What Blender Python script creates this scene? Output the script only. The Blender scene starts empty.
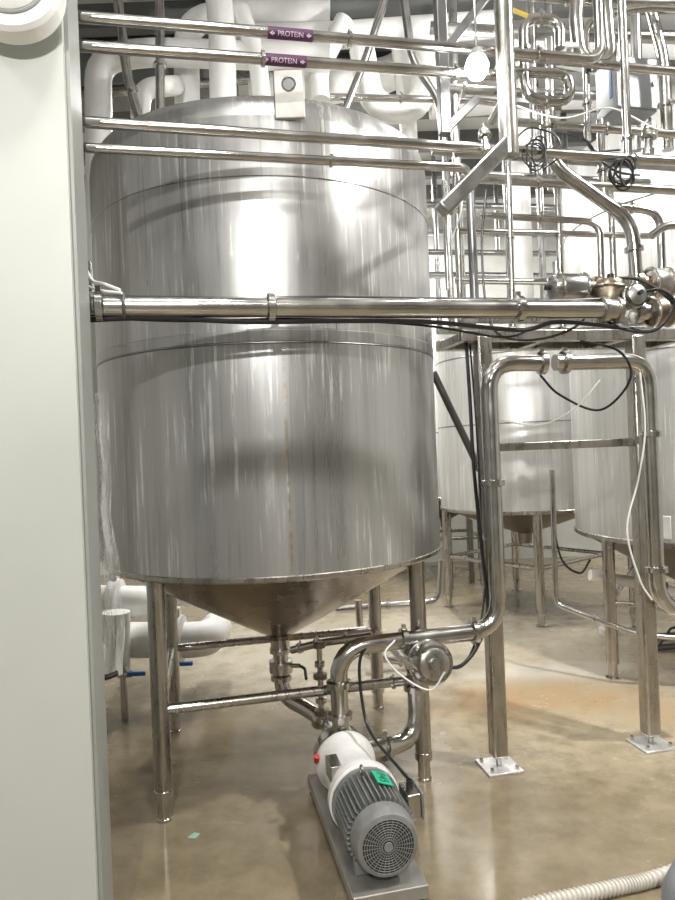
import bpy, bmesh, math, random
from mathutils import Vector as V3, Matrix, noise
random.seed(4)
F=680.0; RO=math.radians(2.3); CS=math.cos(RO); SN=math.sin(RO); H=1.6; PI=math.pi
COL=bpy.context.scene.collection
# ---------- measuring helpers: sight-line through a photo point, met with a real plane of the room
def P(px,py,Y):
    u=px-337.5; v=450-py
    return V3(((u*CS+v*SN)*Y/F, Y, H+(-u*SN+v*CS)*Y/F))
def PR(px,py,off=0.0,k=.236,c=2.558):
    u=px-337.5; v=450-py
    return P(px,py,(c+off)/(1-k*(u*CS+v*SN)/F))
def G(px,py,z=0.0):
    u=px-337.5; v=450-py
    return P(px,py,(H-z)*F/(u*SN-v*CS))
def up(p,py):
    v=450-py; u=(F*p.x/p.y-v*SN)/CS
    return V3((p.x,p.y,H+p.y*(-u*SN+v*CS)/F))
# ---------- materials
def nt(name):
    m=bpy.data.materials.new(name); m.use_nodes=True
    n=m.node_tree; b=n.nodes['Principled BSDF']; return m,n,b
def tex(n,scale,sx=(1,1,1),detail=4,rough=.55):
    tc=n.nodes.new('ShaderNodeTexCoord'); mp=n.nodes.new('ShaderNodeMapping'); t=n.nodes.new('ShaderNodeTexNoise')
    mp.inputs['Scale'].default_value=sx; t.inputs['Scale'].default_value=scale
    t.inputs['Detail'].default_value=detail; t.inputs['Roughness'].default_value=rough
    n.links.new(tc.outputs['Object'],mp.inputs['Vector']); n.links.new(mp.outputs['Vector'],t.inputs['Vector'])
    return t
def ramp(n,src,stops):
    r=n.nodes.new('ShaderNodeValToRGB'); e=r.color_ramp.elements
    while len(e)<len(stops): e.new(.5)
    for i,(p,c) in enumerate(stops):
        e[i].position=p; e[i].color=(c[0],c[1],c[2],1) if hasattr(c,'__len__') else (c,c,c,1)
    n.links.new(src,r.inputs['Fac']); return r
def bump(n,b,src,st,dist=.01):
    k=n.nodes.new('ShaderNodeBump'); k.inputs['Strength'].default_value=st; k.inputs['Distance'].default_value=dist
    n.links.new(src,k.inputs['Height']); n.links.new(k.outputs['Normal'],b.inputs['Normal'])
def mat(name,c,rough=.5,metal=0.0,var=.12,scale=12,bmp=0.0,rv=.08,stretch=(1,1,1)):
    m,n,b=nt(name); t=tex(n,scale,stretch)
    r=ramp(n,t.outputs['Fac'],[(.3,[x*(1-var) for x in c]),(.7,[min(1,x*(1+var)) for x in c])])
    n.links.new(r.outputs['Color'],b.inputs['Base Color']); b.inputs['Metallic'].default_value=metal
    q=ramp(n,t.outputs['Fac'],[(.3,max(.03,rough-rv)),(.7,rough+rv)]); n.links.new(q.outputs['Color'],b.inputs['Roughness'])
    if bmp: bump(n,b,t.outputs['Fac'],bmp)
    return m
def glow(name,c,s):
    m,n,b=nt(name); t=tex(n,3); r=ramp(n,t.outputs['Fac'],[(0,c),(1,c)])
    n.links.new(r.outputs['Color'],b.inputs['Emission Color']); b.inputs['Emission Strength'].default_value=s
    b.inputs['Base Color'].default_value=(.9,.9,.9,1); return m
def mixc(n,fac,a,b_):
    m=n.nodes.new('ShaderNodeMix'); m.data_type='RGBA'
    n.links.new(fac,m.inputs[0])
    for s,i in ((a,6),(b_,7)):
        if hasattr(s,'is_linked'): n.links.new(s,m.inputs[i])
        else: m.inputs[i].default_value=(*s,1)
    return m.outputs[2]
def math_(n,op,a,b_=None):
    k=n.nodes.new('ShaderNodeMath'); k.operation=op; k.use_clamp=False
    for i,s in enumerate((a,b_)):
        if s is None: continue
        if isinstance(s,(int,float)): k.inputs[i].default_value=s
        else: n.links.new(s,k.inputs[i])
    return k.outputs[0]
def tank_mat(name,lo,hi,rust=False,rough=.3,metal=.7,tint=(1,.995,.975)):
    m,n,b=nt(name)
    t1=tex(n,1.0,(9,9,.25),6,.6); t2=tex(n,1.0,(46,46,1.8),4,.65); t3=tex(n,1.6,(1,1,1),3); t4=tex(n,1.0,(2.6,2.6,2.2),5,.6)
    L_=lambda s:[min(.95,s*x) for x in tint]
    base=ramp(n,t1.outputs['Fac'],[(.32,L_(lo)),(.68,L_(hi))])
    drip=ramp(n,t2.outputs['Fac'],[(.55,0.0),(.63,.9)])
    msk=ramp(n,t4.outputs['Fac'],[(.44,0.0),(.56,1.0)])
    k0=math_(n,'MULTIPLY',drip.outputs['Color'],msk.outputs['Color'])
    c=mixc(n,k0,base.outputs['Color'],L_(hi*1.5))
    dk=ramp(n,t2.outputs['Fac'],[(.34,.45),(.43,0.0)])
    c=mixc(n,dk.outputs['Color'],c,L_(lo*.7))
    if rust:
        tc=n.nodes.new('ShaderNodeTexCoord'); sp=n.nodes.new('ShaderNodeSeparateXYZ'); n.links.new(tc.outputs['Object'],sp.inputs[0])
        X,Y,Z=sp.outputs
        w=tex(n,1.0,(2,2,3),4); 
        xs=math_(n,'ADD',X,math_(n,'MULTIPLY',math_(n,'SUBTRACT',w.outputs['Fac'],.5),.02))
        dx=math_(n,'ABSOLUTE',math_(n,'SUBTRACT',xs,.142))
        a=ramp(n,math_(n,'MULTIPLY',dx,30.0),[(.03,.8),(.32,0.0)])
        zz=ramp(n,math_(n,'DIVIDE',Z,3.0),[(.36,.95),(.56,.85),(.74,0.25)])
        fr=math_(n,'LESS_THAN',Y,0.0)
        w2=tex(n,1.0,(9,9,20),5,.7); ww=ramp(n,w2.outputs['Fac'],[(.42,.0),(.58,.9)])
        k=math_(n,'MULTIPLY',math_(n,'MULTIPLY',a.outputs['Color'],zz.outputs['Color']),math_(n,'MULTIPLY',fr,ww.outputs['Color']))
        c=mixc(n,k,c,(.33,.235,.12))
    n.links.new(c,b.inputs['Base Color']); b.inputs['Metallic'].default_value=metal
    q=ramp(n,t1.outputs['Fac'],[(.3,rough-.05),(.7,rough+.07)]); n.links.new(q.outputs['Color'],b.inputs['Roughness'])
    b.inputs['Anisotropic'].default_value=.3
    tg=n.nodes.new('ShaderNodeTangent'); tg.direction_type='RADIAL'; tg.axis='Z'; n.links.new(tg.outputs[0],b.inputs['Tangent'])
    bump(n,b,t3.outputs['Fac'],.10,.02)
    return m
TANK=tank_mat('brushed_tank_steel',.36,.50,True,.31,.68)
TANKB=tank_mat('tank_band_steel',.33,.45,False,.34,.72)
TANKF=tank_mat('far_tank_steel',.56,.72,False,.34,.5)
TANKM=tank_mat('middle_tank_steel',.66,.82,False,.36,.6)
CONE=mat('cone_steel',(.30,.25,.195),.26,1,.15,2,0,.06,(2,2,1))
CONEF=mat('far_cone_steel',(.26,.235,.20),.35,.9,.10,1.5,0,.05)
STEEL=mat('pipe_steel',(.54,.53,.51),.19,1,.12,9)
STEELD=mat('dark_frame_steel',(.20,.20,.20),.36,.9,.2,7)
STEELL=mat('leg_steel',(.46,.44,.41),.3,1,.16,10,0,.08,(3,3,.6))
SKIDM=mat('skid_steel',(.40,.385,.36),.5,.7,.16,10)
STEELM=mat('far_pipe_steel',(.38,.38,.37),.3,1,.2,6)
BRASS=mat('brass_fitting',(.24,.20,.145),.35,.9,.25,20)
WHITE=mat('white_insulation',(.82,.82,.80),.5,0,.08,5,.3)
PAINT=mat('panel_paint',(.50,.52,.485),.42,0,.03,2.5)
EDGE=mat('panel_edge_paint',(.30,.31,.29),.45,0,.08,3)
WALLM=mat('far_wall_paint',(.54,.54,.51),.7,0,.2,1.3)
DARKW=mat('room_wall_paint',(.27,.27,.26),.8,0,.3,.8)
CEIL=mat('ceiling_paint',(.64,.64,.63),.7,0,.15,1.5)
BEAMM=mat('ceiling_beam_paint',(.16,.165,.16),.6,0,.10,1.5)
BLACK=mat('black_rubber',(.014,.014,.016),.42,0,.2,20)
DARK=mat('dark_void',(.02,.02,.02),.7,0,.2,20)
MOTOR=mat('motor_grey_paint',(.22,.225,.215),.42,.2,.15,18)
GREYB=mat('grey_enclosure',(.26,.27,.275),.45,.1,.08,8)
BLUE=mat('blue_plastic',(.015,.11,.34),.5,0,.1,8)
GREEN=mat('green_tag',(.015,.42,.24),.6,0,.06,20)
INK=mat('ink',(.01,.05,.03),.6,0,.1,20)
PURP=mat('purple_label',(.065,.018,.058),.55,0,.1,20)
PINK=mat('label_lettering',(.60,.48,.57),.5,0,.05,20)
CABW=mat('white_cable',(.75,.75,.73),.45,0,.05,20)
HOSE=mat('hose_plastic',(.55,.52,.46),.45,0,.1,10)
BARR=mat('barrel_plastic',(.235,.25,.275),.45,0,.15,5)
CASTW=mat('white_cast_housing',(.74,.73,.71),.35,0,.07,12)
RED=mat('red_plastic',(.5,.03,.02),.4,0,.1,10)
YEL=mat('yellow_tape',(.75,.55,.05),.5,0,.1,10)
LAMP=glow('lamp_glow',(1,.98,.95),120)
TUBEL=glow('tube_glow',(1,.98,.95),9)
def floor_mat():
    m,n,b=nt('wet_concrete')
    t=tex(n,.8,(1,1,1),6,.6); t2=tex(n,7,(1,1,1),5,.65); t5=tex(n,2.3,(1,1.8,1),6,.7)
    base=ramp(n,t.outputs['Fac'],[(.3,(.19,.15,.092)),(.52,(.25,.205,.133)),(.72,(.32,.27,.185))])
    sp=ramp(n,t2.outputs['Fac'],[(.35,.80),(.65,1.10)])
    mm=n.nodes.new('ShaderNodeMix'); mm.data_type='RGBA'; mm.blend_type='MULTIPLY'; mm.inputs[0].default_value=1
    n.links.new(base.outputs['Color'],mm.inputs[6]); n.links.new(sp.outputs['Color'],mm.inputs[7]); c=mm.outputs[2]
    tc=n.nodes.new('ShaderNodeTexCoord'); 
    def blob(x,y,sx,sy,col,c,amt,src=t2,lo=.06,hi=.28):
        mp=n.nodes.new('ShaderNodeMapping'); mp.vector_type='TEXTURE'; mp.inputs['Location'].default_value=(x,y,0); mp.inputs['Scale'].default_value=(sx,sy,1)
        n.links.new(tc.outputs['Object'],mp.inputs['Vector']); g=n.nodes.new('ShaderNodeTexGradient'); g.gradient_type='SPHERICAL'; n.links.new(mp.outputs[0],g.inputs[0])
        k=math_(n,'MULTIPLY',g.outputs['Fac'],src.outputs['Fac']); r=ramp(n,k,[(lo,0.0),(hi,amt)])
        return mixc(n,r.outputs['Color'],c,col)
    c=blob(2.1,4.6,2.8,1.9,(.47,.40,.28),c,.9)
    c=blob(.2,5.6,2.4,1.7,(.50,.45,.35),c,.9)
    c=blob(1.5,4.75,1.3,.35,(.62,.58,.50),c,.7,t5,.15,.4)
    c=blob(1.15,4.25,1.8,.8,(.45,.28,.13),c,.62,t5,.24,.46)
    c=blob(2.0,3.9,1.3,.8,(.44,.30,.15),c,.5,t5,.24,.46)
    sc=ramp(n,t5.outputs['Fac'],[(.64,0.0),(.73,.5)]); c=mixc(n,sc.outputs['Color'],c,(.46,.42,.34))
    n.links.new(c,b.inputs['Base Color'])
    q=ramp(n,t.outputs['Fac'],[(.42,.10),(.62,.36)]); n.links.new(q.outputs['Color'],b.inputs['Roughness'])
    bump(n,b,t2.outputs['Fac'],.09,.01); return m
FLOOR=floor_mat()
def sheet_mat():
    m,n,b=nt('clear_plastic_film'); t=tex(n,20,(1,1,.22),5,.7)
    b.inputs['Base Color'].default_value=(.74,.76,.76,1); b.inputs['Roughness'].default_value=.10
    r=ramp(n,t.outputs['Fac'],[(.40,.10),(.62,.55)]); n.links.new(r.outputs['Color'],b.inputs['Alpha']); bump(n,b,t.outputs['Fac'],.7,.02); return m
FILM=sheet_mat()
# ---------- mesh builder
WM={}
def fillet(pts,rad,n=6):
    pts=[V3(p) for p in pts]
    if not rad or len(pts)<3: return pts
    out=[pts[0]]
    for i in range(1,len(pts)-1):
        a,b,c=pts[i-1],pts[i],pts[i+1]
        d=min(rad,(a-b).length*.48,(c-b).length*.48)
        p0=b+(a-b).normalized()*d; p2=b+(c-b).normalized()*d
        for k in range(n+1):
            t=k/n; out.append(p0*(1-t)**2+b*2*t*(1-t)+p2*t*t)
    out.append(pts[-1]); return out
def cr(pts,n=8):
    p=[V3(q) for q in pts]; p=[p[0]*2-p[1]]+p+[p[-1]*2-p[-2]]; out=[]
    for i in range(1,len(p)-2):
        for k in range(n):
            t=k/n; out.append(.5*((2*p[i])+(p[i+1]-p[i-1])*t+(2*p[i-1]-5*p[i]+4*p[i+1]-p[i+2])*t*t+(3*p[i]-p[i-1]-3*p[i+1]+p[i+2])*t**3))
    out.append(p[-2]); return out
class M:
    def __init__(s,T=None): s.v=[]; s.f=[]; s.T=T
    def add(s,v,f):
        o=len(s.v); s.v+= [ (s.T@V3(p) if s.T else V3(p)) for p in v]; s.f+=[[i+o for i in q] for q in f]; return s
    def tube(s,pts,r,seg=12,fil=0,caps=True):
        pts=fillet(pts,fil); n=len(pts); tv=[]
        for i in range(n):
            tv.append((pts[min(i+1,n-1)]-pts[max(i-1,0)]).normalized())
        a=V3((0,0,1)) if abs(tv[0].z)<.9 else V3((1,0,0))
        u=tv[0].cross(a).normalized(); vs=[]; fs=[]
        for i in range(n):
            u=(u-tv[i]*u.dot(tv[i])).normalized(); w=tv[i].cross(u); rr=r(i) if callable(r) else r
            for k in range(seg):
                g=2*PI*k/seg; vs.append(pts[i]+(u*math.cos(g)+w*math.sin(g))*rr)
        for i in range(n-1):
            for k in range(seg):
                k2=(k+1)%seg; fs.append([i*seg+k,i*seg+k2,(i+1)*seg+k2,(i+1)*seg+k])
        if caps: fs.append(list(range(seg))[::-1]); fs.append([(n-1)*seg+k for k in range(seg)])
        return s.add(vs,fs)
    def cyl(s,a,b,r,seg=20): return s.tube([a,b],r,seg)
    def lathe(s,prof,o,ax=(0,0,1),seg=32,closed=False):
        o=V3(o); ax=V3(ax).normalized(); a=V3((0,0,1)) if abs(ax.z)<.9 else V3((1,0,0))
        u=ax.cross(a).normalized(); w=ax.cross(u); vs=[]; fs=[]; n=len(prof)
        for (r,z) in prof:
            for k in range(seg):
                g=2*PI*k/seg; vs.append(o+ax*z+(u*math.cos(g)+w*math.sin(g))*max(r,1e-4))
        for i in range(n-1 if not closed else n):
            j=(i+1)%n
            for k in range(seg):
                k2=(k+1)%seg; fs.append([i*seg+k,i*seg+k2,j*seg+k2,j*seg+k])
        if not closed: fs.append(list(range(seg))[::-1]); fs.append([(n-1)*seg+k for k in range(seg)])
        return s.add(vs,fs)
    def torus(s,o,ax,R,r,seg=32,ss=8):
        return s.lathe([(R+r*math.cos(2*PI*k/ss),r*math.sin(2*PI*k/ss)) for k in range(ss)],o,ax,seg,True)
    def box(s,c,d,R=None):
        c=V3(c); vs=[]
        for x in (-1,1):
            for y in (-1,1):
                for z in (-1,1):
                    q=V3((x*d[0]/2,y*d[1]/2,z*d[2]/2)); vs.append(c+(R@q if R else q))
        return s.add(vs,[[0,1,3,2],[4,6,7,5],[0,4,5,1],[2,3,7,6],[0,2,6,4],[1,5,7,3]])
    def beam(s,a,b,w,h,rot=0):
        a=V3(a); b=V3(b); t=(b-a).normalized(); x=V3((0,0,1)) if abs(t.z)<.95 else V3((math.cos(rot),math.sin(rot),0))
        u=t.cross(x).normalized(); w_=t.cross(u)
        vs=[p+u*i*w/2+w_*j*h/2 for p in (a,b) for i,j in ((-1,-1),(1,-1),(1,1),(-1,1))]
        return s.add(vs,[[3,2,1,0],[4,5,6,7],[0,1,5,4],[1,2,6,5],[2,3,7,6],[3,0,4,7]])
    def build(s,name,m,parent=None,bev=0,**k):
        inv=WM[parent.name].inverted() if parent else Matrix()
        me=bpy.data.meshes.new(name); me.from_pydata([inv@p for p in s.v],[],s.f)
        bm=bmesh.new(); bm.from_mesh(me); bmesh.ops.recalc_face_normals(bm,faces=bm.faces); bm.to_mesh(me); bm.free()
        for p in me.polygons: p.use_smooth=True
        me.set_sharp_from_angle(angle=math.radians(38)); me.materials.append(m)
        o=bpy.data.objects.new(name,me); COL.objects.link(o)
        if parent: o.parent=parent; WM[o.name]=WM[parent.name]
        else: WM[o.name]=Matrix()
        if bev:
            md=o.modifiers.new('bevel','BEVEL'); md.width=bev; md.segments=2; md.limit_method='ANGLE'
        for a,b in k.items(): o[a]=b
        return o
def thing(name,label,cat,loc=(0,0,0),group=None,rz=0):
    o=bpy.data.objects.new(name,None); COL.objects.link(o); o.location=loc; o.rotation_euler=(0,0,rz); o.empty_display_size=.05
    o['label']=label; o['category']=cat
    if group: o['group']=group
    WM[o.name]=Matrix.Translation(V3(loc))@Matrix.Rotation(rz,4,'Z'); return o
def tagd(label,cat,group=None):
    d={'label':label,'category':cat}
    if group: d['group']=group
    return d
def clampm(p,ax,r):
    ax=V3(ax).normalized(); m=M(); m.lathe([(r,-r*.45),(r*1.42,-r*.3),(r*1.42,r*.3),(r,r*.45)],p,ax,20)
    a=V3((0,0,1)) if abs(ax.z)<.9 else V3((0,-1,0)); m.box(V3(p)+a*r*1.6,(r*.5,r*.5,r*.5)); return m
def pipe(label,pts,r,m=STEEL,fil=None,clamps=(),group=None,name='process_pipe',cat='pipe',cm=None,seg=16):
    pts=[V3(p) for p in pts]; fil=r*3.2 if fil is None else fil
    if not clamps: return M().tube(pts,r,seg,fil).build(name,m,**tagd(label,cat,group))
    t=thing(name,label,cat,pts[0],group); M().tube(pts,r,seg,fil).build('tube',m,t)
    for i,q in clamps:
        a,b=pts[i],pts[i+1]; clampm(a.lerp(b,q),b-a,r).build('clamp',cm or STEEL,t)
    return t
def cable(label,pts,r=.006,m=BLACK,group=None,name='cable',n=8):
    return M().tube(cr(pts,n),r,8).build(name,m,**tagd(label,'cable',group))
# ---------- setting
def slab(name,mn,mx,m): 
    c=[(a+b)/2 for a,b in zip(mn,mx)]; return M().box(c,[b-a for a,b in zip(mn,mx)]).build(name,m,kind='structure')
slab('floor',(-4,-3.5,-.1),(6.5,9.4,0),FLOOR)
slab('ceiling',(-4,-3.5,4.75),(6.5,9.4,4.85),CEIL)
slab('wall_back',(-4,9.4,-.1),(6.5,9.5,4.85),WALLM)
slab('wall_left',(-4.1,-3.5,-.1),(-4,9.5,4.85),WALLM)
slab('wall_right',(6.5,-3.5,-.1),(6.6,9.5,4.85),WALLM)
slab('wall_front',(-4,-3.6,-.1),(6.5,-3.5,4.85),DARKW)
for i in range(8):
    slab('trim_%d'%(i+1),(-4,3.3+i*.7,4.58),(6.5,3.40+i*.7,4.75),BEAMM)
A=V3((-.722,1.9,0)); Bc=V3((-.822,2.3,0)); dv=V3((2.43,.60,0))
def prism(poly,z0,z1):
    n=len(poly); m=M(); m.add([(p[0],p[1],z0) for p in poly]+[(p[0],p[1],z1) for p in poly],
      [list(range(n))[::-1],[n+i for i in range(n)]]+[[i,(i+1)%n,n+(i+1)%n,n+i] for i in range(n)]); return m
prism([A,A-dv,Bc-dv-V3((0,-.02,0)),Bc+(A-Bc)*.55],0,4.75).build('wall_partition',PAINT,kind='structure')
q=A.lerp(Bc,.10)
prism([q+V3((.012,0,0)),Bc+V3((.004,0,0)),Bc-dv*.1,q-dv*.02],0,4.75).build('trim_9',EDGE,kind='structure')
c0=P(6,-22,1.78); ax=V3((.24,-.97,0))
t=thing('wall_fitting','round white fitting high on the grey partition panel','fitting',c0)
M().lathe([(.140,-.06),(.140,0),(.13,.012),(.095,.012)],c0,ax,48).build('housing',WHITE,t)
M().torus(c0+ax*.012,ax,.096,.006,48).build('rim',EDGE,t)
M().lathe([(.09,0),(.09,.016),(.07,.03),(.0,.036)],c0,ax,48).build('cover',WHITE,t)
# ---------- main tank
TX,TY,R=-.345,3.6,.86
t=thing('storage_tank','large brushed stainless steel tank with conical bottom on four legs','tank',(TX,TY,0)); TC=V3((TX,TY,0))
Z0,Z1=1.08,3.075
M().lathe([(R,Z0+.012),(R,Z1-.11)],TC,(0,0,1),128).build('shell',TANK,t)
M().lathe([(R,Z1-.11),(R-.008,Z1-.055),(R-.03,Z1-.018),(R-.07,Z1),(.5,Z1+.05),(.2,Z1+.075),(.0,Z1+.08)],TC,(0,0,1),128).build('top_head',TANKB,t)
M().lathe([(R-.01,Z0+.01),(R*.55,Z0-.215),(.07,.64),(.07,.62)],TC,(0,0,1),96).build('cone_bottom',CONE,t)
M().lathe([(R+.001,Z0-.006),(R+.006,Z0),(R+.006,Z0+.016),(R+.001,Z0+.02)],TC,(0,0,1),128,True).build('bottom_rim',STEELL,t)
M().lathe([(R+.0005,2.050),(R+.003,2.052),(R+.003,2.095),(R+.0005,2.098)],TC,(0,0,1),128,True).build('seam_band',TANKB,t)
M().torus(TC+V3((0,0,2.045)),(0,0,1),R,.003,128).build('weld_seam',STEELD,t)
M().torus(TC+V3((0,0,2.72)),(0,0,1),R,.003,128).build('weld_seam',STEELM,t)
legs=[]
for (dx,dy) in ((-.482,-.60),(.70,-.33),(-.665,.36),(.535,.60)):
    b=TC+V3((dx,dy,0)); legs.append(b)
    l=M().cyl(b+V3((0,0,.12)),b+V3((0,0,1.06)),.039,24).build('leg',STEELL,t)
    M().lathe([(.034,0),(.034,.012),(.030,.016),(.030,.10),(.041,.10),(.041,.135),(.039,.137)],b,(0,0,1),24).build('foot',STEEL,l)
for i,j in ((0,1),(0,2),(1,3),(2,3)):
    M().cyl(legs[i]+V3((0,0,.485)),legs[j]+V3((0,0,.485)),.023,16).build('cross_rail',STEELL,t)
lx=P(289,97,2.735).x; fy=TY-math.sqrt(R*R-(lx-TX)**2)
l=M().box((lx,fy-.012,3.045),(.125,.018,.20)).build('lifting_lug',SKIDM,t,bev=.006)
M().torus((lx,fy-.023,3.085),(0,1,0),.026,.004,24).build('eye_ring',STEELL,l)
M().cyl((lx,fy-.0225,3.085),(lx,fy-.018,3.085),.022,20).build('eye_hole',STEELD,l)
M().cyl(TC+V3((0,0,.56)),TC+V3((0,0,.64)),.05,24).build('outlet',STEEL,t)
# ---------- suction line beneath the tank
FP=V3((.12,2.36,0)); ANG=math.atan2(.173,.8); T=Matrix.Translation(FP)@Matrix.Rotation(ANG,4,'Z')
suc=T@V3((0,.88,.22))
pipe('steel outlet pipe dropping from the tank cone to the pump',[TC+V3((0,0,.56)),TC+V3((0,0,.31)),(-.20,3.50,.27),(-.10,3.42,.225),suc],.04,clamps=[(0,.02),(0,.32),(0,.6),(2,.6)],fil=.1)
v=TC+V3((0,0,.47))
t=thing('butterfly_valve','small valve directly under the tank cone outlet','valve',v)
M().lathe([(.042,-.035),(.062,-.03),(.062,.03),(.042,.035)],v,(0,0,1),24).build('body',STEEL,t)
M().cyl(v+V3((.05,0,0)),v+V3((.10,-.01,0)),.012).build('stem',STEEL,t)
M().tube([v+V3((.10,-.01,0)),v+V3((.13,-.06,.0)),v+V3((.14,-.16,-.02))],.008,8,.02).build('handle',BLACK,t)
pipe('thin steel sample pipe running right from the tank outlet',[P(292,650,3.55),P(320,643,3.45),P(372,636,3.4)],.02,clamps=[(0,.3),(0,.9),(1,.5)])
b=P(322,718,3.32)
t=thing('sampling_valve','slim upright valve assembly standing between the cone and the pump','valve',b)
tp=up(b,640)
M().cyl(b,tp,.014,12).build('stem',STEEL,t)
for py,rr in ((712,.036),(700,.028),(676,.034),(664,.025),(645,.03)):
    q=up(b,py); M().lathe([(.012,-.016),(rr,-.012),(rr,.012),(.012,.016)],q,(0,0,1),16).build('ferrule',STEEL if rr<.03 else BRASS,t)
# ---------- pump
t=thing('pump','grey electric motor pump with white housing on a low steel skid','pump',FP,rz=ANG)
ax=(0,1,0); c=(0,0,.22)
def L(): return M(T)
fc=L().lathe([(.094,-.004),(.108,0),(.116,.02),(.118,.075),(.100,.075)],c,ax,48).build('fan_cover',MOTOR,t)
g=L()
for k in range(1,11): g.torus((0,-.006,.22),ax,.0088*k+.006,.0013,40,6)
for k in range(28):
    a=2*PI*k/28; g.beam((.02*math.cos(a),-.006,.22+.02*math.sin(a)),(.098*math.cos(a),-.006,.22+.098*math.sin(a)),.0018,.0018)
g.lathe([(.016,-.003),(.016,.0),(.014,.003)],(0,-.008,.22),ax,20)
g.build('grille',MOTOR,fc)
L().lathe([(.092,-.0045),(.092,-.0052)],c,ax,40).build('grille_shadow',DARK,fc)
m=L().lathe([(.102,.07),(.102,.30)],c,ax,40)
for k in range(40):
    a=2*PI*k/40
    if abs(a-PI*1.5)<.45: continue
    e=V3((math.cos(a),0,math.sin(a))); f_=V3((-math.sin(a),0,math.cos(a)))*.0026
    o_=V3((0,0,.22)); y0,y1=V3((0,.08,0)),V3((0,.29,0))
    i_,x_=e*.09,e*.130
    m.add([o_+i_+y0-f_,o_+i_+y0+f_,o_+x_+y0+f_,o_+x_+y0-f_,o_+i_+y1-f_,o_+i_+y1+f_,o_+x_+y1+f_,o_+x_+y1-f_],[[0,1,2,3],[7,6,5,4],[0,4,5,1],[1,5,6,2],[2,6,7,3],[3,7,4,0]])
m.build('motor_body',MOTOR,t)
L().lathe([(.10,.285),(.135,.29),(.135,.312),(.10,.325),(.085,.335)],c,ax,48).build('end_shield',MOTOR,t)
h=L().lathe([(.134,.318),(.142,.324),(.142,.36),(.122,.375),(.114,.44),(.112,.60),(.126,.635),(.134,.65),(.134,.672),(.10,.675)],c,ax,48).build('adapter_housing',CASTW,t)
L().box((-.086,.49,.26),(.05,.12,.11)).build('guard_window',STEEL,h,bev=.004)
for k in range(8):
    a=2*PI*(k+.5)/8; L().cyl((.128*math.cos(a),.304,.22+.128*math.sin(a)),(.128*math.cos(a),.320,.22+.128*math.sin(a)),.008,6).build('bolt',STEELL,h)
L().lathe([(.08,.67),(.118,.68),(.122,.70),(.122,.78),(.10,.80),(.05,.81),(.035,.82),(.035,.88)],c,ax,48).build('pump_casing',STEEL,t)
L().cyl((0,.74,.33),(0,.74,.385),.038,24).build('discharge_port',STEEL,t)
L().torus((0,.69,.22),ax,.122,.009,40).build('casing_clamp',STEELL,t)
tb=L().box((.145,.19,.265),(.055,.11,.09)).build('terminal_box',STEELL,t,bev=.006)
L().box((.177,.19,.265),(.010,.12,.10)).build('lid',MOTOR,tb,bev=.004)
L().cyl((.145,.19,.305),(.145,.19,.34),.013,12).build('cable_gland',BLACK,tb)
L().torus((-.02,.27,.364),(1,0,0),.016,.005,20).build('lifting_eye',STEELL,t)
L().box((0,.11,.10),(.20,.04,.05)).build('motor_foot',MOTOR,t,bev=.004)
L().box((0,.26,.10),(.20,.04,.05)).build('motor_foot',MOTOR,t,bev=.004)
L().box((0,.74,.10),(.14,.04,.06)).build('casing_foot',STEELL,t,bev=.003)
m=L().box((0,.44,.07),(.27,.92,.008)).box((-.133,.44,.05),(.006,.92,.045)).box((.133,.44,.05),(.006,.92,.045)).box((0,-.018,.05),(.27,.006,.045))
sk=m.build('skid',SKIDM,t,bev=.002)
for x in (-.115,.115):
    for y in (.02,.86): L().lathe([(.022,0),(.022,.01),(.012,.014),(.012,.066)],(x,y,0),(0,0,1),16).build('skid_foot',STEEL,sk)
R1=Matrix.Rotation(math.radians(20),3,'Y')
tg=L().box((.045,.215,.350),(.064,.10,.003),R1).build('tag',GREEN,t,label='green tag marked P45')
def text_mesh(body,size):
    cu=bpy.data.curves.new('txt','FONT'); cu.body=body; cu.size=size; cu.align_x='CENTER'; cu.align_y='CENTER'; cu.extrude=.0004
    o=bpy.data.objects.new('txt',cu); COL.objects.link(o); bpy.context.view_layer.update()
    me=bpy.data.meshes.new_from_object(o.evaluated_get(bpy.context.evaluated_depsgraph_get()))
    v=[p.co.copy() for p in me.vertices]; f=[list(p.vertices) for p in me.polygons]
    bpy.data.objects.remove(o); bpy.data.curves.remove(cu); bpy.data.meshes.remove(me); return v,f
v,f=text_mesh('P45',.050)
L().add([V3((.045,.215,.350))+R1@V3((p.y,-p.x,.0022+p.z)) for p in v],f).build('lettering',INK,tg)
L().cyl((-.14,.60,.27),(-.14,.58,.30),.012,12).build('drain_plug',RED,t)
# ---------- discharge pipe
D0=T@V3((0,.74,.38)); D1=up(D0,648); D2=P(499,632,3.25); D2.z=D1.z+.01; D3=up(D2,363)
D4=P(549,367,3.30); D4.z=D3.z-.005; D5=P(648,366,3.40); D5.z=D3.z; D6=up(D5,606); D7=P(715,622,3.46)
pipe('steel discharge pipe rising from the pump, along and up over the column',[D0,D1,D2,D3,D4+V3((-.02,0,0))],.040,fil=.15,clamps=[(0,.05),(0,.5),(1,.40),(1,.84),(2,.55),(3,.95)],seg=24)
pipe('steel pipe looping over and down beside the right hand column',[D4+V3((.03,0,0)),D5,D6,D7],.040,fil=.14,clamps=[(0,.1),(1,.3),(1,.85)],seg=24)
r0=V3((P(416,641,3.18))); r0.z=D1.z; 
rp=[r0+V3((0,.1,0)),up(r0,750)+V3((0,.1,0)),T@V3((.10,.74,.22))]
pipe('short steel bypass pipe curving left into the pump casing',rp,.042,fil=.17,clamps=[(0,.15),(0,.5),(1,.6)],seg=24)
a=P(434,664,3.03); d=V3((.25,-.95,.12)).normalized(); b=a-d*.14
t=thing('valve_actuator','round silver valve actuator on the bypass pipe','actuator',b)
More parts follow.
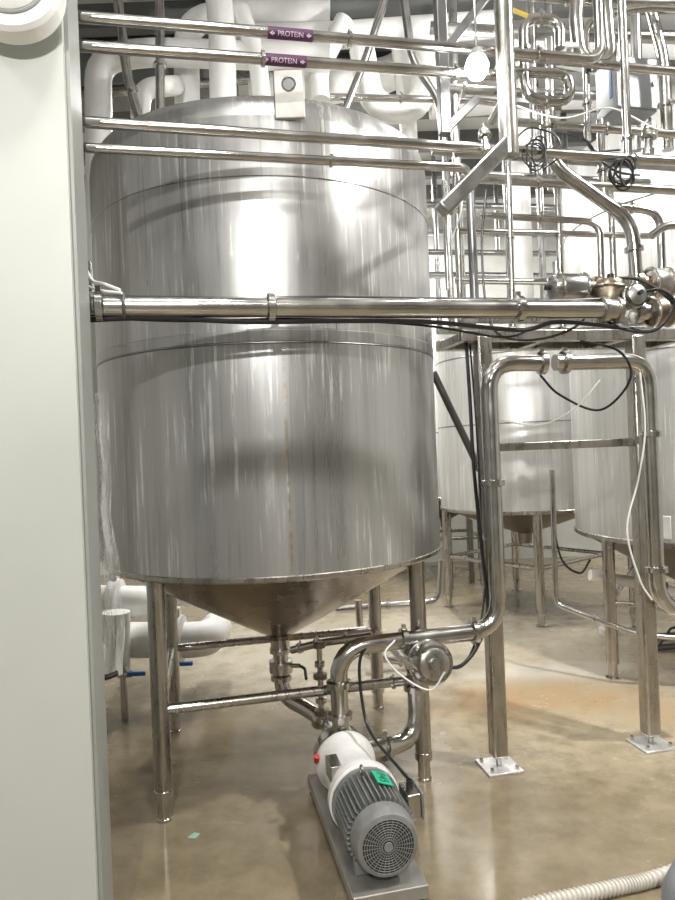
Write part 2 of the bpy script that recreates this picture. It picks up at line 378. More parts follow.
M().lathe([(.03,-.12),(.03,0),(.085,.0),(.096,.01),(.096,.06),(.088,.065),(.088,.075),(.096,.08),(.096,.13),(.084,.145)],b,d,40).build('drum',STEEL,t)
M().lathe([(.07,.0),(.07,.012),(.055,.02),(.03,.02),(.03,.032),(.0,.034)],b+d*.14,d,32).build('end_cap',STEELL,t)
for k in range(4):
    g=V3((1,.26,0)).normalized()*math.cos(k*PI/2+.6)+V3((0,0,1))*math.sin(k*PI/2+.6)
    M().cyl(b+d*.145+g*.078,b+d*.155+g*.078,.007,6).build('screw',STEELL,t)
pipe('thin steel pipe level between the sampling valve and the actuator',[P(328,690,3.32),P(405,681,3.22)],.022,clamps=[(0,.1),(0,.85)])
# ---------- front horizontal pipes across the tank
def run(label,pl,pr,r,extra,clamps=(),right=()):
    a=PR(*pl); b=PR(*pr); a0=a+(a-b).normalized()*.8
    return pipe(label,[a0,b]+list(right),r,clamps=clamps),a,b
def protein(root,a,b,px,r):
    d=(b-a).normalized()
    best=min((a.lerp(b,k/800) for k in range(801)),key=lambda p:abs((p.x/p.y)-((px-337.5)*CS+(450-45)*SN)/F))
    M().tube([best-d*.085,best+d*.085],r+.0006,24).build('label_band',PURP,root)
    n=V3((d.y,-d.x,0)).normalized(); n=(n*math.cos(.55)-V3((0,0,1))*math.sin(.55)).normalized(); u=n.cross(d)
    if u.z<0: u=-u
    v,f=text_mesh('PROTEIN',.024); rr=r+.0016
    m=M()
    def wrap(x,y,z=0):
        g=y/rr; return best+d*x+(n*math.cos(g)+u*math.sin(g))*(rr+z)
    m.add([wrap(p.x,p.y,p.z) for p in v],f)
    for s in (-1,1):
        m.add([wrap(s*.079,0),wrap(s*.066,.008),wrap(s*.066,-.008)],[[0,1,2]])
        m.add([wrap(s*.067,.003),wrap(s*.060,.003),wrap(s*.060,-.003),wrap(s*.067,-.003)],[[0,1,2,3]])
    m.build('lettering',PINK,root)
t1,a,b=run('uppermost steel pipe with purple PROTEIN band above the tank',(82,17),(600,60),.020,0,clamps=[(0,.62),(0,.9)],right=[PR(600,60)+V3((0,0,.55))])
protein(t1,a,b,290,.020)
t2,a,b=run('second steel pipe from the top, with purple PROTEIN band',(82,46),(500,76),.020,0,clamps=[(0,.6),(0,.92)],right=[PR(515,78),PR(515,78)+V3((0,.4,.02))])
protein(t2,a,b,283,.020)
run('steel pipe crossing just below the tank rim, upper of two',(85,122),(680,162),.02,0,clamps=[(0,.74),(0,.93)])
run('steel pipe crossing just below the tank rim, lower of two',(88,148),(468,168),.017,0,clamps=[(0,.75)],right=[PR(468,168)+V3((.02,.5,0))])
bp,a,b=run('thick steel pipe crossing the middle of the tank',(82,306),(606,310),.038,0,clamps=[(0,.3),(0,.51),(0,.86)])
BE=b
cable('black cable slung beneath the thick middle pipe',[PR(70,321),PR(150,318),PR(250,322),PR(335,321),PR(430,322),PR(520,330),PR(560,322),PR(640,330)],.009,n=6)
cable('thinner black cable sagging below the thick middle pipe',[PR(70,316,.05),PR(180,321,.03),PR(300,319,.03),PR(420,325,.03),PR(500,337,.05),PR(530,330,.08)],.005,n=6)
cable('black cable resting on top of the thick middle pipe',[PR(240,299,.02),PR(330,297,.0),PR(440,299,.0),PR(540,301,.0),PR(600,299,0)],.006,n=6)
t=thing('wall_bracket','white cabled bracket where the thick pipe leaves the partition','bracket',PR(92,290,.03))
M().tube(cr([PR(84,262,.05),PR(92,280,.03),PR(104,284,.0),PR(120,290,-.04)]),.006,8).build('white_lead',CABW,t)
M().tube(cr([PR(86,285,.05),PR(98,290,0),PR(122,293,-.045)]),.005,8).build('white_lead',CABW,t)
M().torus(PR(124,306,0),(1,.236,0),.043,.006,24).build('ring',STEELD,t)
M().cyl(PR(88,262,.05),PR(90,292,.05),.014,12).build('stub',STEEL,t)
# plastic film in vertical folds
m=M(); vs=[];fs=[]; nu,nv=48,110
for j in range(nv+1):
    for i in range(nu+1):
        f_=i/nu; g_=j/nv
        e=.006*math.sin(g_*11)+.004*math.sin(g_*23+1)
        x=-1.0+(.165+.035*g_+e)*f_
        y=2.455+.016*math.sin(f_*26+1.8*math.sin(g_*3.5))+.010*math.sin(f_*55+g_*4)+.014*noise.noise(V3((f_*4,g_*4,1)))+.010*noise.noise(V3((f_*14,g_*12,4)))
        vs.append((x,y,1.84-1.02*g_))
for j in range(nv):
    for i in range(nu):
        k=j*(nu+1)+i; fs.append([k,k+1,k+nu+2,k+nu+1])
t=thing('plastic_sheet','crumpled clear plastic film hanging beside the partition edge','plastic sheet',(-.88,2.47,.8))
m.add(vs,fs).build('film',FILM,t)
M().tube(cr([(-.98,2.45,.82),(-.87,2.41,.825),(-.815,2.43,.835)]),.010,8).build('tie_strap',BLACK,t)
# ---------- support frame
FA=G(499,767); FB=G(651,745); FR=math.atan2(FB.y-FA.y,FB.x-FA.x)
t=thing('support_frame','stainless steel stand with two floor bolted columns carrying the valve platform','frame',FA)
zt=up(FA,336).z
RZ=Matrix.Rotation(FR,3,'Z')
for q in (FA,FB):
    p=M().beam(q+V3((0,0,.055)),V3((q.x,q.y,zt)),.078,.078,FR).build('column',STEELL,t,bev=.012)
    M().box(q+V3((0,0,.006)),(.18,.18,.012),RZ).build('base_plate',TANKF,p,bev=.003)
    M().cyl(q,q+V3((0,0,.06)),.014,12).build('threaded_foot',STEEL,p)
    for x in (-.065,.065):
        for y in (-.065,.065): M().cyl(q+RZ@V3((x,y,.012)),q+RZ@V3((x,y,.03)),.010,6).build('anchor_bolt',STEEL,p)
def along(s,z,off=0): 
    d=(FB-FA).normalized(); nrm=V3((-d.y,d.x,0)); q=FA+d*s+nrm*off; return V3((q.x,q.y,z))
W=(FB-FA).length; DO=.3; XE=W+.35
M().beam(along(0,up(FA,448).z),along(W,up(FA,448).z),.038,.042).build('cross_bar',STEELL,t,bev=.005)
for off in (0,DO):
    M().beam(along(-.12,zt,off),along(XE,zt,off),.06,.055).build('platform_beam',STEELL,t,bev=.005)
    M().beam(along(-.12,zt+.08,off),along(XE,zt+.08,off),.035,.035).build('platform_beam',STEELL,t,bev=.004)
for s in (-.1,.35,.8,XE-.03):
    M().beam(along(s,zt-.005,-.0),along(s,zt-.005,DO),.045,.04).build('cross_member',STEELL,t,bev=.004)
    M().beam(along(s,zt,0),along(s,zt+.08,0),.03,.03,FR).build('spacer',STEELL,t)
M().box(along(.55,zt+.035,DO/2),(1.2,DO-.06,.008),RZ).build('deck_plate',STEELD,t)
M().cyl(PR(433,372,1.0),PR(480,470,1.0),.02,12).build('conduit',STEELD,**tagd('slanting steel conduit between the tank and the left column','conduit'))
t=thing('guard_rail','steel guard rail above the valve platform behind the diagonal brace','rail',along(0,zt,.3))
for s in (.02,.32,.62,.95): M().cyl(along(s,zt+.1,DO),along(s,zt+.95,DO),.019,14).build('upright',STEEL,t)
for z in (.35,.62,.93): M().cyl(along(.0,zt+z,DO),along(XE,zt+z,DO),.018,14).build('rail_tube',STEEL,t)
b0=along(-.03,zt+.1,0)
M().cyl(b0,up(b0,186),.022,14).build('steel_post',STEELD,**tagd('dark upright post standing on the left column','post'))
b1=P(448,290,3.9); M().cyl(b1,up(b1,180),.014,12).build('steel_post',STEEL,**tagd('short thin post right beside the tank edge','post'))
# hangers
t=thing('pipe_hanger','thick steel hanger post with diagonal arm reaching down left','pipe support',PR(508,140,.06))
p0=PR(509,148,-.09); M().cyl(p0+V3((0,0,-.03)),V3((p0.x,p0.y,4.75)),.036,20).build('post',STEELL,t)
M().beam(PR(512,140,-.09),PR(441,211,-.09),.058,.058).build('diagonal_arm',STEELM,t,bev=.01)
t=thing('pipe_hanger','dark hanger post left of the glaring lamp with short brace','pipe support',PR(440,130,.12))
p0=PR(445,135,.12); M().beam(p0,V3((p0.x,p0.y,4.75)),.045,.045,FR).build('post',STEELD,t,bev=.005)
M().beam(p0+V3((0,0,.02)),PR(476,100,.12),.035,.035).build('diagonal_arm',STEELD,t,bev=.004)
M().beam(PR(445,50,.12),PR(492,-10,.12),.035,.035).build('diagonal_arm',STEELD,t,bev=.004)
def loop(label,Y,pts,r,cl=(),m=STEEL):
    return pipe(label,[P(x,y,Y) for x,y in pts],r,m=m,fil=.09,clamps=cl)
loop('rounded rectangular steel pipe loop right of the hanger post',3.1,[(560,48),(560,20),(523,17),(525,100),(570,102),(569,74),(512,72)],.024,[(1,.5),(2,.4),(3,.5)])
loop('steel pipe curling down from the ceiling at top right',3.2,[(585,-40),(575,10),(580,60),(611,64),(606,10),(604,-40)],.032,[(2,.5)])
loop('steel pipe bending diagonally down to the valve cluster',3.0,[(548,112),(551,164),(632,222),(638,300)],.029,[(0,.3),(0,.75),(2,.35)])
loop('thin straight riser left of the grey enclosure',3.25,[(588,140),(585,20),(640,8),(700,10)],.016,[(0,.3)])
loop('thin vertical riser passing in front of the grey enclosure',2.85,[(628,158),(620,-40)],.018,[(0,.1)])
loop('steel pipe sloping in at the right edge below the coil',3.0,[(651,236),(664,226),(720,222)],.018)
loop('steel crosspipe below the loops, joining the hanger post',3.0,[(510,56),(700,74)],.019,[(0,.2)])
loop('steel pipe level beneath the enclosure at the right',3.3,[(515,122),(700,136)],.02,[(0,.5)])
loop('steel pipe under the loops running right to the edge',3.5,[(470,178),(700,192)],.024,[(0,.3)])
loop('slim pipe level at mid height behind the diagonal pipe',3.6,[(480,215),(600,222),(602,300)],.018,[(0,.5)])
loop('dim wide pipe crossing high at the top right',3.9,[(430,28),(540,34),(700,38)],.035,[],STEELM)
loop('second steel riser right of the enclosure',3.4,[(668,150),(664,60),(640,-30)],.028,[(0,.5)])
loop('steel drop pipe between hanger post and diagonal pipe',3.7,[(530,-30),(534,130),(538,180)],.022,[(1,.2)],STEELM)
loop('dim steel pipe running level behind the hanger arm',3.55,[(432,150),(520,156),(640,164),(700,168)],.026,[(1,.2)],STEELM)
loop('dim steel riser in the upper middle behind the lamp hanger',4.1,[(462,300),(455,130),(452,-30)],.026,[(0,.4)],STEELM)
loop('dim pipe angled across the top left of the lamp',3.8,[(400,-30),(412,60),(440,100),(444,150)],.024,[],STEELM)
loop('thin steel riser between the rails and the diagonal pipe',3.3,[(512,290),(508,160)],.014,[(0,.4)])
loop('steel pipe dipping behind the coil at right',3.5,[(600,120),(604,205),(660,212),(662,270)],.02,[(0,.6),(1,.5)])
loop('slim steel pipe along the top edge at right',3.3,[(520,-5),(600,2),(700,4)],.022,[(0,.6)])
loop('dim steel riser behind the rectangular loop',3.9,[(552,190),(548,-20)],.026,[(0,.3)],STEELM)
loop('dim steel riser behind the grey enclosure',3.7,[(640,150),(634,-20)],.028,[(0,.3)],STEELM)
loop('dim steel pipe level behind the lamp',3.9,[(440,88),(500,92),(600,96)],.026,[(0,.4)],STEELM)
M().tube([P(508,8,2.95),P(528,16,2.95)],.009,8).build('tape_strip',YEL,**tagd('short strip of yellow tape near the top right loop','tape'))
c0=P(626,92,3.55)
t=thing('electrical_box','grey electrical enclosure mounted at upper right','electrical box',c0)
Rb=Matrix.Rotation(FR,3,'Z')
M().box(c0,(.25,.16,.27),Rb).build('housing',GREYB,t,bev=.008)
M().box(c0+Rb@V3((0,-.088,0)),(.235,.012,.255),Rb).build('door',GREYB,t,bev=.004)
M().box(c0+Rb@V3((-.126,-.055,0)),(.006,.02,.14),Rb).build('side_label',BLUE,t)
M().cyl(c0+Rb@V3((.09,-.09,0)),c0+Rb@V3((.09,-.105,0)),.012,12).build('latch',STEEL,t)
for i,(x,y,l) in enumerate(((531,52,'small valve with white lever inside the pipe loop'),(571,46,'small valve with white lever beside the curling pipe'))):
    c=P(x,y,3.05); t=thing('hand_valve',l,'valve',c)
    M().cyl(c+V3((0,.06,0)),c,.012,10).build('stem',STEEL,t); M().box(c+V3((0,-.006,0)),(.06,.012,.02)).build('lever',CABW,t,bev=.005)
def valve(label,c,axis,s,m1,m2,length=.2,grp=None):
    axis=V3(axis).normalized(); t=thing('process_valve',label,'valve',c,grp)
    M().lathe([(.03*s,-.03),(.05*s,-.025),(.05*s,.0),(.034*s,.005),(.034*s,.05)],c,axis,24).build('body',m2,t)
    M().lathe([(.034*s,.05),(.058*s,.055),(.06*s,.07),(.06*s,length-.03),(.05*s,length-.01),(.02*s,length)],c,axis,28).build('actuator',m1,t)
    M().torus(c+axis*(.055),axis,.058*s,.008*s,24).build('clamp',STEEL,t); M().torus(c+axis*(length-.04),axis,.06*s,.006*s,24).build('clamp',STEELL,t)
    M().cyl(c+axis*length,c+axis*(length+.02),.012*s,12).build('indicator',BLACK,t)
    return t
valve('grey horizontal valve lying on the right end of the thick pipe',P(594,288,2.95),(-1,-.2,0),1.0,STEELM,BRASS,.21)
valve('stubby brownish valve upright beside the right end of the thick pipe',P(608,316,2.93),(.1,0,1),1.2,BRASS,STEELL,.16)
valve('steel valve pointing right at the platform, upper',P(638,284,3.02),(1,.2,0),1.15,STEELL,BRASS,.18)
valve('brownish valve pointing right at the platform, lower',P(640,312,2.92),(1,.1,0),1.05,BRASS,STEEL,.17)
valve('short steel valve facing the viewer in the cluster',P(628,300,2.9),(.1,-1,.1),.8,STEELM,STEEL,.09)
valve('small valve on the pipes between the lamp and hanger post',P(486,147,2.68),(0,.3,1),.4,STEELL,STEEL,.09)
valve('small valve high at right beneath the enclosure',P(648,150,2.95),(.1,0,1),.55,STEELL,STEEL,.12)
q=P(638,304,3.0); t=thing('valve_block','steel tee block where the diagonal pipe meets the valves','fitting',q)
M().cyl(q+V3((0,0,-.09)),q+V3((0,0,.03)),.042,24).build('body',STEELL,t); M().torus(q+V3((0,0,.03)),(0,0,1),.04,.009,24).build('clamp',STEEL,t); M().torus(q+V3((0,0,-.05)),(0,0,1),.04,.009,24).build('clamp',STEEL,t)
M().lathe([(.037,0),(.055,.005),(.055,.03),(.045,.035),(.045,.07),(.055,.075),(.055,.09),(.03,.10)],BE-V3((.03,0,0)),(1,.236,0),28).build('pipe_coupling',STEELL,**tagd('steel coupling on the right end of the thick middle pipe','coupling'))
c=P(557,290,3.05); M().cyl(c,up(c,262),.016,12).build('pipe_stub',STEEL,**tagd('short steel stub standing on the valve platform left of the grey valve','pipe'))
cable('black cable looping from the valves past the right column',[P(640,292,2.85),P(662,290,2.8),P(674,305,2.8),P(655,330,2.82),P(620,328,2.85),P(596,312,2.85)],.007)
cable('black cable curving right from the platform valves out of view',[P(618,278,2.9),P(640,280,2.85),P(668,298,2.8),P(690,330,2.85)],.007)
cable('black cable draped under the platform beams at right',[P(580,340,3.2),P(620,352,3.2),P(630,380,3.2),P(600,410,3.3),P(560,395,3.4),P(540,375,3.4)],.006)
cable('black cable falling along the left edge of the platform valves',[P(600,300,2.9),P(570,330,3.0),P(520,340,3.1),P(490,322,3.2),P(482,250,3.3),P(486,190,3.3)],.006)
cable('thin white cable sagging beneath the platform',[P(500,420,3.3),P(540,425,3.3),P(575,408,3.3),P(600,380,3.3)],.004,CABW)
cable('black cable running down the left column',[P(466,340,3.4),P(470,400,3.34),P(474,470,3.3),P(482,550,3.3),P(488,610,3.3),P(478,645,3.2),P(462,665,3.15),P(448,668,3.1)],.009)
cable('second black cable following the left column down',[P(470,345,3.45),P(476,420,3.38),P(481,500,3.36),P(485,590,3.36),P(470,655,3.2),P(440,672,3.05)],.005)
cable('white cable looping around the valve actuator',[P(395,640,3.05),P(385,655,3.0),P(402,676,2.98),P(430,690,2.95),P(445,672,2.95)],.004,CABW)
cable('black motor cable hanging from the bypass pipe to the pump',[P(372,640,3.1),P(360,660,3.05),P(362,700,3.0),P(372,735,2.9),T@V3((.145,.19,.34))],.007)
cable('white cable hanging beside the right hand column',[P(640,372,3.36),P(645,430,3.36),P(638,480,3.35),P(627,530,3.33),P(640,580,3.33),P(652,600,3.33)],.005,CABW)
cable('white cable hanging from the lamp past the diagonal arm',[P(462,90,3.3),P(452,140,3.2),P(462,200,3.2),P(452,240,3.3)],.004,CABW)
cable('black cable arcing over the upper right pipes',[P(555,130,2.95),P(585,140,2.9),P(600,160,2.9),P(618,172,2.85),P(640,175,2.85)],.005)
cable('thin black cable swooping from the enclosure to the coil',[P(600,110,3.2),P(585,128,3.1),P(592,150,3.0),P(620,150,2.9)],.004)
cable('thin black cable dangling from the hanger post pipes',[P(514,140,2.8),P(530,128,2.8),P(556,136,2.8),P(560,155,2.8),P(545,168,2.8)],.0035)
cable('thin white cable strung across the top right pipes',[P(500,100,2.9),P(560,118,2.9),P(610,108,2.9),P(660,130,2.9),P(700,128,2.9)],.0035,CABW)
def coil(label,c,R_,r,n=4):
    pts=[]
    for k in range(110):
        a=k/109*2*PI*n; rr=R_*(1+.22*math.sin(a*1.37+.5)); pts.append(c+V3((rr*math.cos(a)*.9+.008*math.sin(a*.6),-.02*math.sin(a*.5)+.02*k/109,rr*1.1*math.sin(a)+.008*math.cos(a*.7))))
    M().tube(pts,r,8).build('cable_coil',BLACK,**tagd(label,'cable'))
coil('coil of black cable hung at right below the enclosure',P(624,172,2.82),.045,.0042,5)
coil('coil of black cable hung on the lower steel pipe near the hanger post',P(536,152,2.72),.042,.0028,4)
# ---------- lamps
lp=P(477,67,2.60)
t=thing('ceiling_lamp','glaring round lamp hanging in front of the upper pipes','lamp',lp)
M().lathe([(.0,-.046),(.025,-.041),(.042,-.018),(.044,.008),(.032,.036),(.0,.042)],lp,(0,0,1),24).build('bulb',LAMP,t)
M().lathe([(.03,.036),(.025,.055),(.015,.07)],lp,(0,0,1),24).build('hood',EDGE,t)
M().cyl(lp+V3((0,0,.065)),V3((lp.x,lp.y,4.75)),.005,8).build('stem',STEEL,t)
lp2=P(457,410,8.6)
t=thing('wall_lamp','distant glowing lamp seen between the tank and the column','lamp',lp2)
M().lathe([(.0,-.12),(.09,-.09),(.13,0),(.09,.09),(.0,.12)],lp2,(0,1,0),24).build('diffuser',glow('lamp2_glow',(1,.97,.88),25),t)
M().cyl(lp2+V3((0,.1,0)),lp2+V3((0,.8,0)),.04,12).build('bracket',EDGE,t)
# ---------- insulated pipes
def ins(label,Y,pts,r,fil=None,cap=False):
    return pipe(label,[P(*(p if len(p)==3 else (p[0],p[1],Y))) for p in pts],r,WHITE,fil=fil or r*2.2,name='insulated_pipe',seg=24,clamps=[(0,.75)] if cap else (),cm=CASTW)
ins('white insulated pipe bending upward at far left of the tank top',4.4,[(103,560),(98,60),(145,52),(330,58)],.085)
ins('white insulated pipe dropping behind the tank rim at the left',4.6,[(188,150),(186,20),(250,12),(330,14)],.085)
ins('white insulated vertical pipe behind the tank rim, with a straight drop',4.3,[(224,150),(222,30),(219,0)],.085)
ins('wide white insulated duct behind the lifting lug',5.0,[(250,92),(330,88),(400,72),(428,40)],.12)
ins('white insulated pipe curling at the right side of the tank rim',4.5,[(362,50),(372,108),(420,112),(430,50)],.085)
ins('white insulated pipe slanting across the ceiling in the middle',4.6,[(250,38),(330,36),(500,24)],.085)
ins('white insulated pipe at the far upper right edge',5.0,[(662,140),(656,90),(610,64),(560,54)],.085)
ins('white insulated pipe along the far ceiling at right',5.5,[(430,108),(560,98),(700,96)],.085)
ins('short white insulated elbow between the left uprights above the tank',4.3,[(140,118),(142,88),(172,86),(182,84,4.9)],.06)
ins('white insulated pipe leaning left above the tank rim',4.35,[(262,100),(258,60),(240,10)],.06)
ins('white insulated pipe leaning right above the lifting lug',4.5,[(320,100),(318,70),(345,20)],.065)
ins('white insulated riser between the lamp and the tank rim',4.7,[(412,200),(408,120),(398,30)],.06)
ins('white insulated pipe rising behind the hanger post',5.0,[(530,150),(528,80),(500,60)],.07)
ins('white insulated pipe level behind the rectangular loop',4.8,[(500,40),(600,44),(700,50)],.07)
ins('white insulated upright pipe behind the guard rail',5.2,[(524,300),(520,190),(516,110)],.075)
pipe('steel pipe slanting upward at the far left above the tank',[P(142,130,4.1),P(127,75,4.1),P(118,0,4.1)],.03,clamps=[(0,.7),(1,.3)])
pipe('steel pipe beside the slanting one at the far left above the tank',[P(160,130,4.2),P(160,0,4.2)],.028,clamps=[(0,.5)])
pipe('steel pipe rising diagonally above the lifting lug',[P(345,110,4.2),P(365,60,4.2),P(385,0,4.2)],.025,clamps=[(1,.3)])
pipe('steel pipe level behind the PROTEIN pipes on the right',[P(330,97,4.2),P(470,100,4.3),P(560,110,4.4)],.022,clamps=[(0,.5)])
pipe('dim steel pipe crossing behind the PROTEIN pipes at upper left',[P(60,98,4.9),P(270,76,4.9)],.03,STEELM,clamps=[(0,.6)])
t=thing('gap_filler_box','dark grey box added to darken the gaps among the pipes above the tank left','filler',P(140,70,5.15))
q=P(150,75,5.15); M().box(q,(1.3,.3,.4)).build('housing',STEELD,t,bev=.02); M().box(q+V3((0,-.16,.0)),(1.2,.02,.3)).build('panel',GREYB,t,bev=.01)  # invented box, dark to stand in for the shaded gaps between pipes
t=thing('gap_filler_box','dark box added to darken the gaps behind the white pipes right of the lifting lug','filler',P(360,90,5.35))
q=P(360,88,5.35); M().box(q,(1.1,.3,.3)).build('housing',STEELD,t,bev=.02); M().box(q+V3((0,-.16,.0)),(1.0,.02,.2)).build('panel',GREYB,t,bev=.01)  # second added box, giving darkness behind the white pipes
# lower left
ins('fat white insulated pipe low behind the tank at the left, upper',4.5,[(40,600),(140,602),(150,601,5.1)],.105,.13,True)
ins('fat white insulated pipe low behind the tank at the left, lower',4.35,[(90,640),(206,640),(216,628,4.9)],.112,.16,True)
ins('white insulated elbow dropping onto the lower fat pipe',4.75,[(200,540),(201,590),(176,596),(150,598)],.075,.12)
ins('white insulated upright pipe beside the partition at floor level',4.2,[(116,672),(116,612)],.085)
for x,y,l in ((180,664,'blue handled valve low behind the left leg'),(133,674,'blue handled valve at the foot of the white pipes')):
    c=P(x,y,4.15); t=thing('hand_valve',l,'valve',c)
    g0=V3((c.x-.06,c.y,0)); M().cyl(g0,V3((g0.x,g0.y,c.z+.05)),.022,14).build('pipe_leg',STEEL,t)
    M().cyl(g0+V3((-.03,0,c.z)),c,.02,12).build('body',STEEL,t); M().box(c+V3((.03,-.03,.01)),(.11,.02,.025)).build('handle',BLUE,t,bev=.005)
pipe('steel pipe low behind the tank, running level to the right',[P(335,610,5.2),P(440,602,5.2),P(442,560,5.2)],.03,clamps=[(0,.5)])
pipe('steel pipe bending behind the right front leg',[P(358,600,4.9),P(362,655,4.9),P(440,668,4.9)],.026,clamps=[(1,.5)])
pipe('steel pipe standing close behind the right front leg',[G(377,700),up(G(377,700),570)],.028,clamps=[(0,.6)])
# ---------- far tanks
def far_tank(label,cx,cy,r,z0,z1,tip,angs,lr,sm=TANKF):
    c=V3((cx,cy,0)); t=thing('storage_tank',label,'tank',c)
    M().lathe([(r,z0),(r,z1-.1),(r-.03,z1-.03),(r-.1,z1),(.3,z1+.08),(0,z1+.09)],c,(0,0,1),96).build('shell',sm,t)
    M().lathe([(r-.01,z0),(.07,tip),(.06,tip-.1)],c,(0,0,1),72).build('cone_bottom',CONEF,t)
    M().lathe([(r+.001,z0-.01),(r+.008,z0-.006),(r+.008,z0+.02),(r+.001,z0+.026)],c,(0,0,1),96,True).build('bottom_rim',STEELL,t)
    for f in (.45,.8): M().torus(c+V3((0,0,z0+(z1-z0)*f)),(0,0,1),r,.006,96).build('weld_seam',STEELM,t)
    for a in angs:
        q=c+V3((math.cos(a),math.sin(a),0))*lr
        l=M().cyl(q+V3((0,0,.1)),q+V3((0,0,z0)),.04,20).build('leg',STEELL,t); M().lathe([(.05,0),(.05,.01),(.03,.015),(.03,.1),(.042,.1),(.042,.12)],q,(0,0,1),20).build('foot',STEEL,l)
    qs=[c+V3((math.cos(a)*lr,math.sin(a)*lr,.5)) for a in angs]
    for i in range(len(qs)): M().cyl(qs[i],qs[(i+1)%len(qs)],.02,12).build('cross_rail',STEELL,t)
    return t
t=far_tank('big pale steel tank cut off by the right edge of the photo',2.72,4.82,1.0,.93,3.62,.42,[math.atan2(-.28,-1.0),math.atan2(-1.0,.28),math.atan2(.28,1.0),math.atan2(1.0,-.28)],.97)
M().box((1.96,4.14,1.05),(.10,.012,.14),Matrix.Rotation(-.86,3,'Z')).build('name_plate',CASTW,t,bev=.004)
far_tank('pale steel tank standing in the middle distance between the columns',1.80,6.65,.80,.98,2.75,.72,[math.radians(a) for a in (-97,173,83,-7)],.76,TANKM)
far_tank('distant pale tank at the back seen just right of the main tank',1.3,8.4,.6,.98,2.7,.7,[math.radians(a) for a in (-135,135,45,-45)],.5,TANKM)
pipe('thin drain pipe dropping and turning right below the big pale tank',[P(552,470,4.6),P(556,604,4.6),P(636,634,4.3),P(700,640,4.2)],.018,clamps=[(0,.6),(1,.5)])
pipe('short white pipe sloping beneath the big pale tank',[P(590,575,4.9),P(640,583,4.9),P(700,600,4.8)],.04,clamps=[(1,.4)],m=WHITE)
cable('thin black cable hanging under the far tank cone',[P(552,520,5.0),P(562,560,5.0),P(580,573,5.0),P(590,560,4.9)],.008)
q=G(608,634); M().lathe([(.07,0),(.07,.05),(.055,.06),(.055,.085),(.0,.09)],q,(0,0,1),24).build('drain_cover',WHITE,**tagd('small white round drain fitting on the floor behind the columns','drain'))
for i,(x,y,l) in enumerate(((660,652,'dark hand valve lying on the floor at the right edge, nearer'),(668,640,'dark hand valve lying on the floor at the right edge, farther'))):
    q=G(x,y); t=thing('hand_valve',l,'valve',q); M().tube([q+V3((-.12,0,.03)),q+V3((.14,.03,.03))],.026,14).build('body',STEELD,t); M().tube([q+V3((0,0,.05)),q+V3((.02,0,.09)),q+V3((.13,.02,.10))],.01,8,.02).build('handle',BLACK,t)
GL='thin steel pipe running level across the bright background above the far tanks'
for k,(ya,yb,Y,r) in enumerate(((205,212,6.4,.035),(252,256,6.0,.025),(275,278,7.0,.035),(232,236,7.4,.04),(300,303,6.6,.03))):
    M().cyl(P(420,ya,Y),P(700,yb,Y),r,10).build('process_pipe',STEELM,**tagd(GL,'pipe','level background pipes'))
GV='thin steel upright in the bright background above the far tanks'
for k,(x,Y) in enumerate(((452,5.6),(462,6.4),(512,5.4),(524,7.6),(568,6.2),(498,7.8),(440,7.2),(545,5.6))):
    b=P(x,330,Y) if Y<7.5 else P(x,250,Y); b=b if k!=4 else P(x,230,Y); M().cyl(b,V3((b.x,b.y,4.75)),.028,10).build('steel_post',STEELM,**tagd(GV,'post','background uprights'))
for x,yt,Y,l in ((448,515,7.6,'thin far upright just right of the main tank at floor level'),(470,520,7.9,'thin far upright behind the left column at floor level')):
    b=P(x,yt,Y); M().cyl((b.x,b.y,0),b,.03,10).build('steel_post',STEELD,**tagd(l,'post'))
t=thing('machine_frame','dark low machine frame at the back between the tanks','machine',(.1,8.6,0))
M().box((.1,8.6,.5),(1.0,.5,1.0)).build('body',STEELD,t,bev=.02); M().box((.1,8.34,.75),(.5,.02,.25)).build('panel',EDGE,t,bev=.005)
# ---------- floor items
hp=cr([G(480,925,.024),G(530,906,.024),G(580,895,.024),G(622,886,.024),G(655,878,.024),G(720,856,.024)],40)
M().tube(hp,lambda i:.0235+(.0028 if i%4<2 else -.0028),16).build('hose',HOSE,**tagd('pale ribbed hose lying on the floor at bottom right','hose'))
q=V3((1.15,2.08,0))
t=thing('tub','grey rounded plastic tub in the bottom right corner','tub',q)
M().lathe([(.14,0),(.18,.03),(.20,.10),(.195,.17),(.165,.235),(.10,.28),(0,.30)],q,(0,0,1),40).build('body',BARR,t)
M().lathe([(.05,0),(.05,.02),(.03,.03),(0,.03)],q+V3((0,0,.285)),(0,0,1),24).build('cap',BARR,t)
q=G(193,836); M().add([q+V3(p) for p in ((-.02,-.015,.0),(.015,-.02,.0),(.028,.01,.0),(0,.022,.0),(-.02,-.015,.003),(.015,-.02,.003),(.028,.01,.005),(0,.022,.003))],[[3,2,1,0],[4,5,6,7],[0,1,5,4],[1,2,6,5],[2,3,7,6],[3,0,4,7]]).build('scrap',mat('pale_green_scrap',(.3,.5,.38),.6),**tagd('tiny pale green scrap on the floor near the left leg','scrap'))
# unseen pipe added above the viewer so its shadow bands the tank
pipe('added unseen steel pipe above the viewer, there to shade the tank middle',[(-.37,.85,2.36),(2.6,1.25,2.36)],.036,clamps=[(0,.3)])
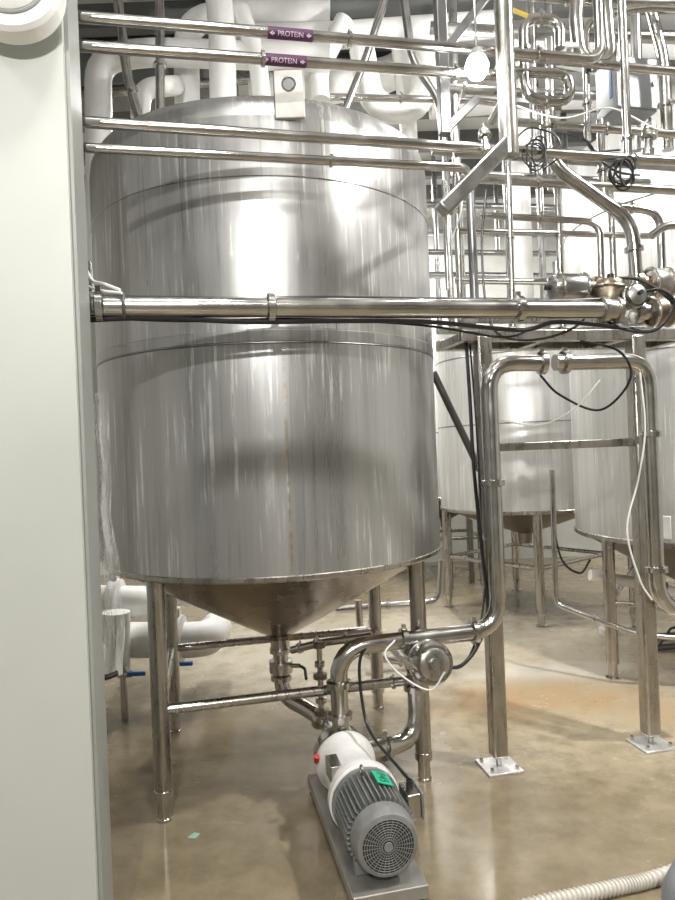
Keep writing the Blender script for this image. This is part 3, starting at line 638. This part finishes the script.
# ---------- lighting
def area(loc,sx,sy,pw,rot=(0,0,0),col=(1,.98,.95)):
    l=bpy.data.lights.new('area','AREA'); l.shape='RECTANGLE'; l.size=sx; l.size_y=sy; l.energy=pw; l.color=col
    o=bpy.data.objects.new('area',l); COL.objects.link(o); o.location=loc; o.rotation_euler=rot
def fixture(x,y,l,sx=.25,sy=1.3,pw=90):
    t=thing('ceiling_or_fill_light',l,'light',(x,y,4.6))
    M().box((x,y,4.68),(sx+.06,sy+.06,.13)).build('housing',WHITE,t,bev=.01); M().box((x,y,4.605),(sx,sy,.02)).build('diffuser',TUBEL,t)
    area((x,y,4.57),sx,sy,pw)
fl=V3((-.12,-1.8,3.5)); fd=(V3((-.30,2.74,1.9))-fl).normalized()
t=thing('floodlight','tilted floodlight hung from the ceiling behind the viewer','light',fl)
M().lathe([(.10,-.10),(.12,-.02),(.12,.0),(.10,.0)],fl-fd*.02,fd,28).build('housing',EDGE,t)
M().cyl(fl-fd*.1,V3((fl.x,fl.y-.1,4.75)),.015,10).build('bracket',STEELD,t)
area(fl+fd*.03,.11,.11,112,fd.to_track_quat('-Z','Y').to_euler())
fixture(-.1,1.3,'small square ceiling light just in front of the tank',.3,.3,45)
fixture(2.9,2.2,'small ceiling light to the right of the camera',.2,.2,210)
fixture(1.0,-1.9,'added fill light behind the camera',.25,1.3,50)  # added unseen fill, lights the viewer's end and shows in the tank
fixture(-2.2,.2,'added ceiling fill light behind the partition on the left',.25,1.3,35)  # added fill for the left side, no known lamp there
fixture(3.9,6.9,'added ceiling fill light over the far right tank',.25,1.3,130)  # unseen fill added to lift the far right
fixture(-.9,6.0,'added ceiling fill light behind the main tank',.25,1.3,125)  # added fill brightening the area behind the main tank
fixture(.8,8.2,'added ceiling fill light near the back wall',.25,1.0,150)  # added fill for the back of the room, source unseen
def point(loc,pw,r=.08):
    l=bpy.data.lights.new('point','POINT'); l.energy=pw; l.shadow_soft_size=r; l.color=(1,.98,.95)
    o=bpy.data.objects.new('point',l); COL.objects.link(o); o.location=loc
point(lp+V3((0,-.0,-.08)),10,.02)
point(P(478,60,3.9),50,.05)
point(lp2+V3((0,-.3,0)),30,.1)
w=bpy.data.worlds.new('world'); bpy.context.scene.world=w; w.use_nodes=True
w.node_tree.nodes['Background'].inputs[0].default_value=(.8,.82,.85,1); w.node_tree.nodes['Background'].inputs[1].default_value=.3
bpy.context.scene.view_settings.view_transform='Standard'
cam=bpy.data.cameras.new('camera'); cam.sensor_fit='VERTICAL'; cam.sensor_height=24; cam.lens=24*F/900; cam.clip_start=.05
o=bpy.data.objects.new('camera',cam); COL.objects.link(o)
o.matrix_world=Matrix(((CS,SN,0,0),(0,0,-1,0),(-SN,CS,0,H),(0,0,0,1)))
bpy.context.scene.camera=o
